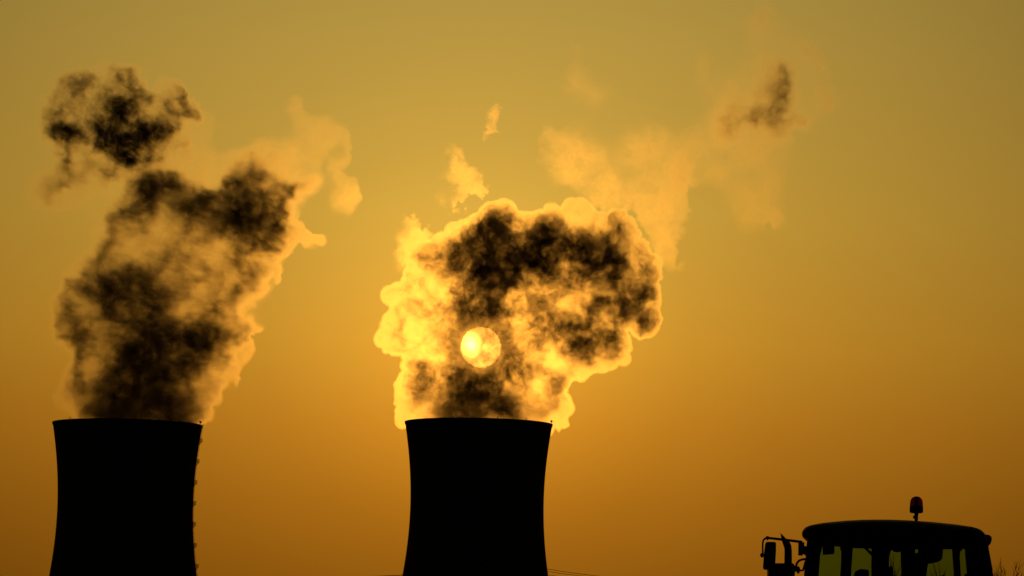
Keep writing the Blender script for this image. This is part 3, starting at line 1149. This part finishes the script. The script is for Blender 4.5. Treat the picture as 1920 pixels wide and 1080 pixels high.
def bare_tree(px, py_top, Y, seed, label, spread=1.0, thick=1.0):
    rng = random.Random(seed)
    tp = at(px, py_top, Y)
    H = tp.z
    root = empty('bare_tree', (tp.x, Y, 0))
    tag(root, label, 'tree', 'leafless trees beyond the field')
    up = Vector((0, 0, 1))
    trunk = [Vector((rng.uniform(-.03, .03) * i, rng.uniform(-.03, .03) * i, H * .35 * i / 5)) for i in range(6)]
    limbs = []

    def grow(p, d, ln, rad, depth):
        n = 5
        pts, q = [p], p
        dd = d.copy()
        for i in range(n):
            dd = (dd + Vector((rng.uniform(-.13, .13), rng.uniform(-.13, .13), rng.uniform(0, .10)))).normalized()
            q = q + dd * ln / n
            pts.append(q.copy())
        rr = [rad * (1 - .65 * i / n) for i in range(n + 1)]
        limbs.append((depth, pts, rr))
        if depth >= 4:
            return
        for k in range(5):
            j = 2 + k if k < 4 else n
            a = rng.uniform(0, 2 * math.pi)
            o = Vector((math.cos(a), math.sin(a), 0))
            f = .35 if j == n else .75
            nd = (dd + o * f * rng.uniform(.6, 1.1) * spread + up * .2).normalized()
            grow(pts[min(j, n)], nd, ln * rng.uniform(.5, .74), max(.0105, rr[min(j, n)] * .62), depth + 1)

    for k in range(4):
        a = 2 * math.pi * k / 4 + rng.uniform(-.4, .4)
        d = Vector((math.cos(a) * .4 * spread, math.sin(a) * .4 * spread, 1)).normalized()
        grow(trunk[-1 - (k % 2)], d, H * .27, .07 * thick, 0)
    zmax = max(p.z for _, pts, _ in limbs for p in pts)
    k_ = H / zmax
    tb, cb, fb = bmesh.new(), bmesh.new(), bmesh.new()
    base = Vector((tp.x, Y, 0))
    sc = lambda p: base + Vector((p.x * k_, p.y * k_, p.z * k_ - .1))
    tube(tb, [sc(p) for p in trunk], [.17 - .015 * i for i in range(6)], 10)
    for depth, pts, rr in limbs:
        tube(cb if depth < 3 else fb, [sc(p) for p in pts], [r * 1.0 for r in rr], 6 if depth < 2 else 4 if depth < 3 else 3)
    link_bm('trunk', tb, M_bark, root, smooth=True)
    link_bm('crown', cb, M_bark, root)
    o = link_bm('twigs', fb, M_bark, root)
    o['kind'] = 'stuff'
    return root


bare_tree(1925, 1042, 150, 3, 'leafless twiggy tree in the bottom right corner of the picture')
bare_tree(1913, 1045, 156, 27, 'leafless tree standing half behind the one in the bottom right corner', .7)
bare_tree(1678, 1033, 190, 9, 'leafless tree seen faintly through the middle windows of the tractor cab', .45)
bare_tree(1812, 1046, 185, 14, 'leafless tree seen through the narrow rearmost cab window', .35)

# ------------------------------------------------------------------ power line in front of the middle tower
M_galv = material('galvanised_steel', (0.22, 0.22, 0.22), 0.5, metal=0.7, noise=0.2, scale=.5)
pyc = at(902, 1046, 1900.0)
py_root = empty('pylon', (pyc.x, 1900.0, 0))
tag(py_root, 'black lattice power pylon lost against the foot of the middle cooling tower', 'pylon')
Hp = pyc.z
b = bmesh.new()
wd_ = lambda z: 5.5 * (1 - z / Hp) ** 1.3 + .5
lv_ = [Hp * (1 - (1 - i / 12) ** 1.15) for i in range(13)]
for sx in (-1, 1):
    for sy in (-1, 1):
        tube(b, [(pyc.x + sx * wd_(z), 1900 + sy * wd_(z), z) for z in lv_], .16, 5)
for z0, z1 in zip(lv_, lv_[1:]):
    for k in range(4):
        c4 = [(-1, -1), (1, -1), (1, 1), (-1, 1)]
        (ax, ay), (bx, by) = c4[k], c4[(k + 1) % 4]
        tube(b, [(pyc.x + ax * wd_(z0), 1900 + ay * wd_(z0), z0), (pyc.x + bx * wd_(z1), 1900 + by * wd_(z1), z1)], .08, 4)
        tube(b, [(pyc.x + bx * wd_(z0), 1900 + by * wd_(z0), z0), (pyc.x + ax * wd_(z1), 1900 + ay * wd_(z1), z1)], .08, 4)
link_bm('lattice_mast', b, M_galv, py_root)
ends = []
for zz_ in (Hp - 1.5, Hp - 6.5, Hp - 11.5):
    b = bmesh.new()
    for s_ in (-1, 1):
        tip = Vector((pyc.x, 1900 + s_ * 7.5, zz_))
        for q in (Vector((pyc.x - .6, 1900 + s_ * .7, zz_ + .4)), Vector((pyc.x + .6, 1900 + s_ * .7, zz_ + .4)), Vector((pyc.x, 1900 + s_ * .7, zz_ + 1.6))):
            tube(b, [q, tip], .09, 4)
    link_bm('cross_arm', b, M_galv, py_root)
M_wire = material('cable_aluminium', (0.12, 0.12, 0.12), 0.5, metal=0.8, noise=.1, scale=.2)


def cable(pix, Y0, Y1, label, r=.11):
    b = bmesh.new()
    P0 = [at(x, y, Y0 + (Y1 - Y0) * t) for t, (x, y) in [(i / (len(pix) - 1), q) for i, q in enumerate(pix)]]
    # smooth curve through the given points
    xs = [p.x for p in P0]
    co = np.polyfit([x - xs[0] for x in xs], [p.z for p in P0], 2)
    cy2 = np.polyfit([x - xs[0] for x in xs], [p.y for p in P0], 1)
    m_ = 40
    pts = []
    for i in range(m_ + 1):
        dx = (xs[-1] - xs[0]) * i / m_
        pts.append((xs[0] + dx, float(np.polyval(cy2, dx)), float(np.polyval(co, dx))))
    tube(b, pts, r, 5)
    o = link_bm('power_cable', b, M_wire)
    tag(o, label, 'cable', 'power cables strung past the middle tower')


cable([(905, 1044.5), (1028, 1067.3), (1122, 1079.8), (1300, 1094)], 1892, 1850, 'highest of the three thin cables leaving the middle tower on its right')
cable([(905, 1051), (1028, 1071.8), (1100, 1080.5), (1300, 1096)], 1892, 1850, 'second of the three thin cables leaving the middle tower on its right', .10)
cable([(905, 1059), (1028, 1077.6), (1052, 1080.6), (1300, 1100)], 1892, 1850, 'lowest of the three thin cables leaving the middle tower on its right', .09)
cable([(905, 1069), (756, 1078.3), (700, 1080.4), (500, 1086)], 1892, 1850, 'thick dark cable leaving the middle tower low on its left', .17)
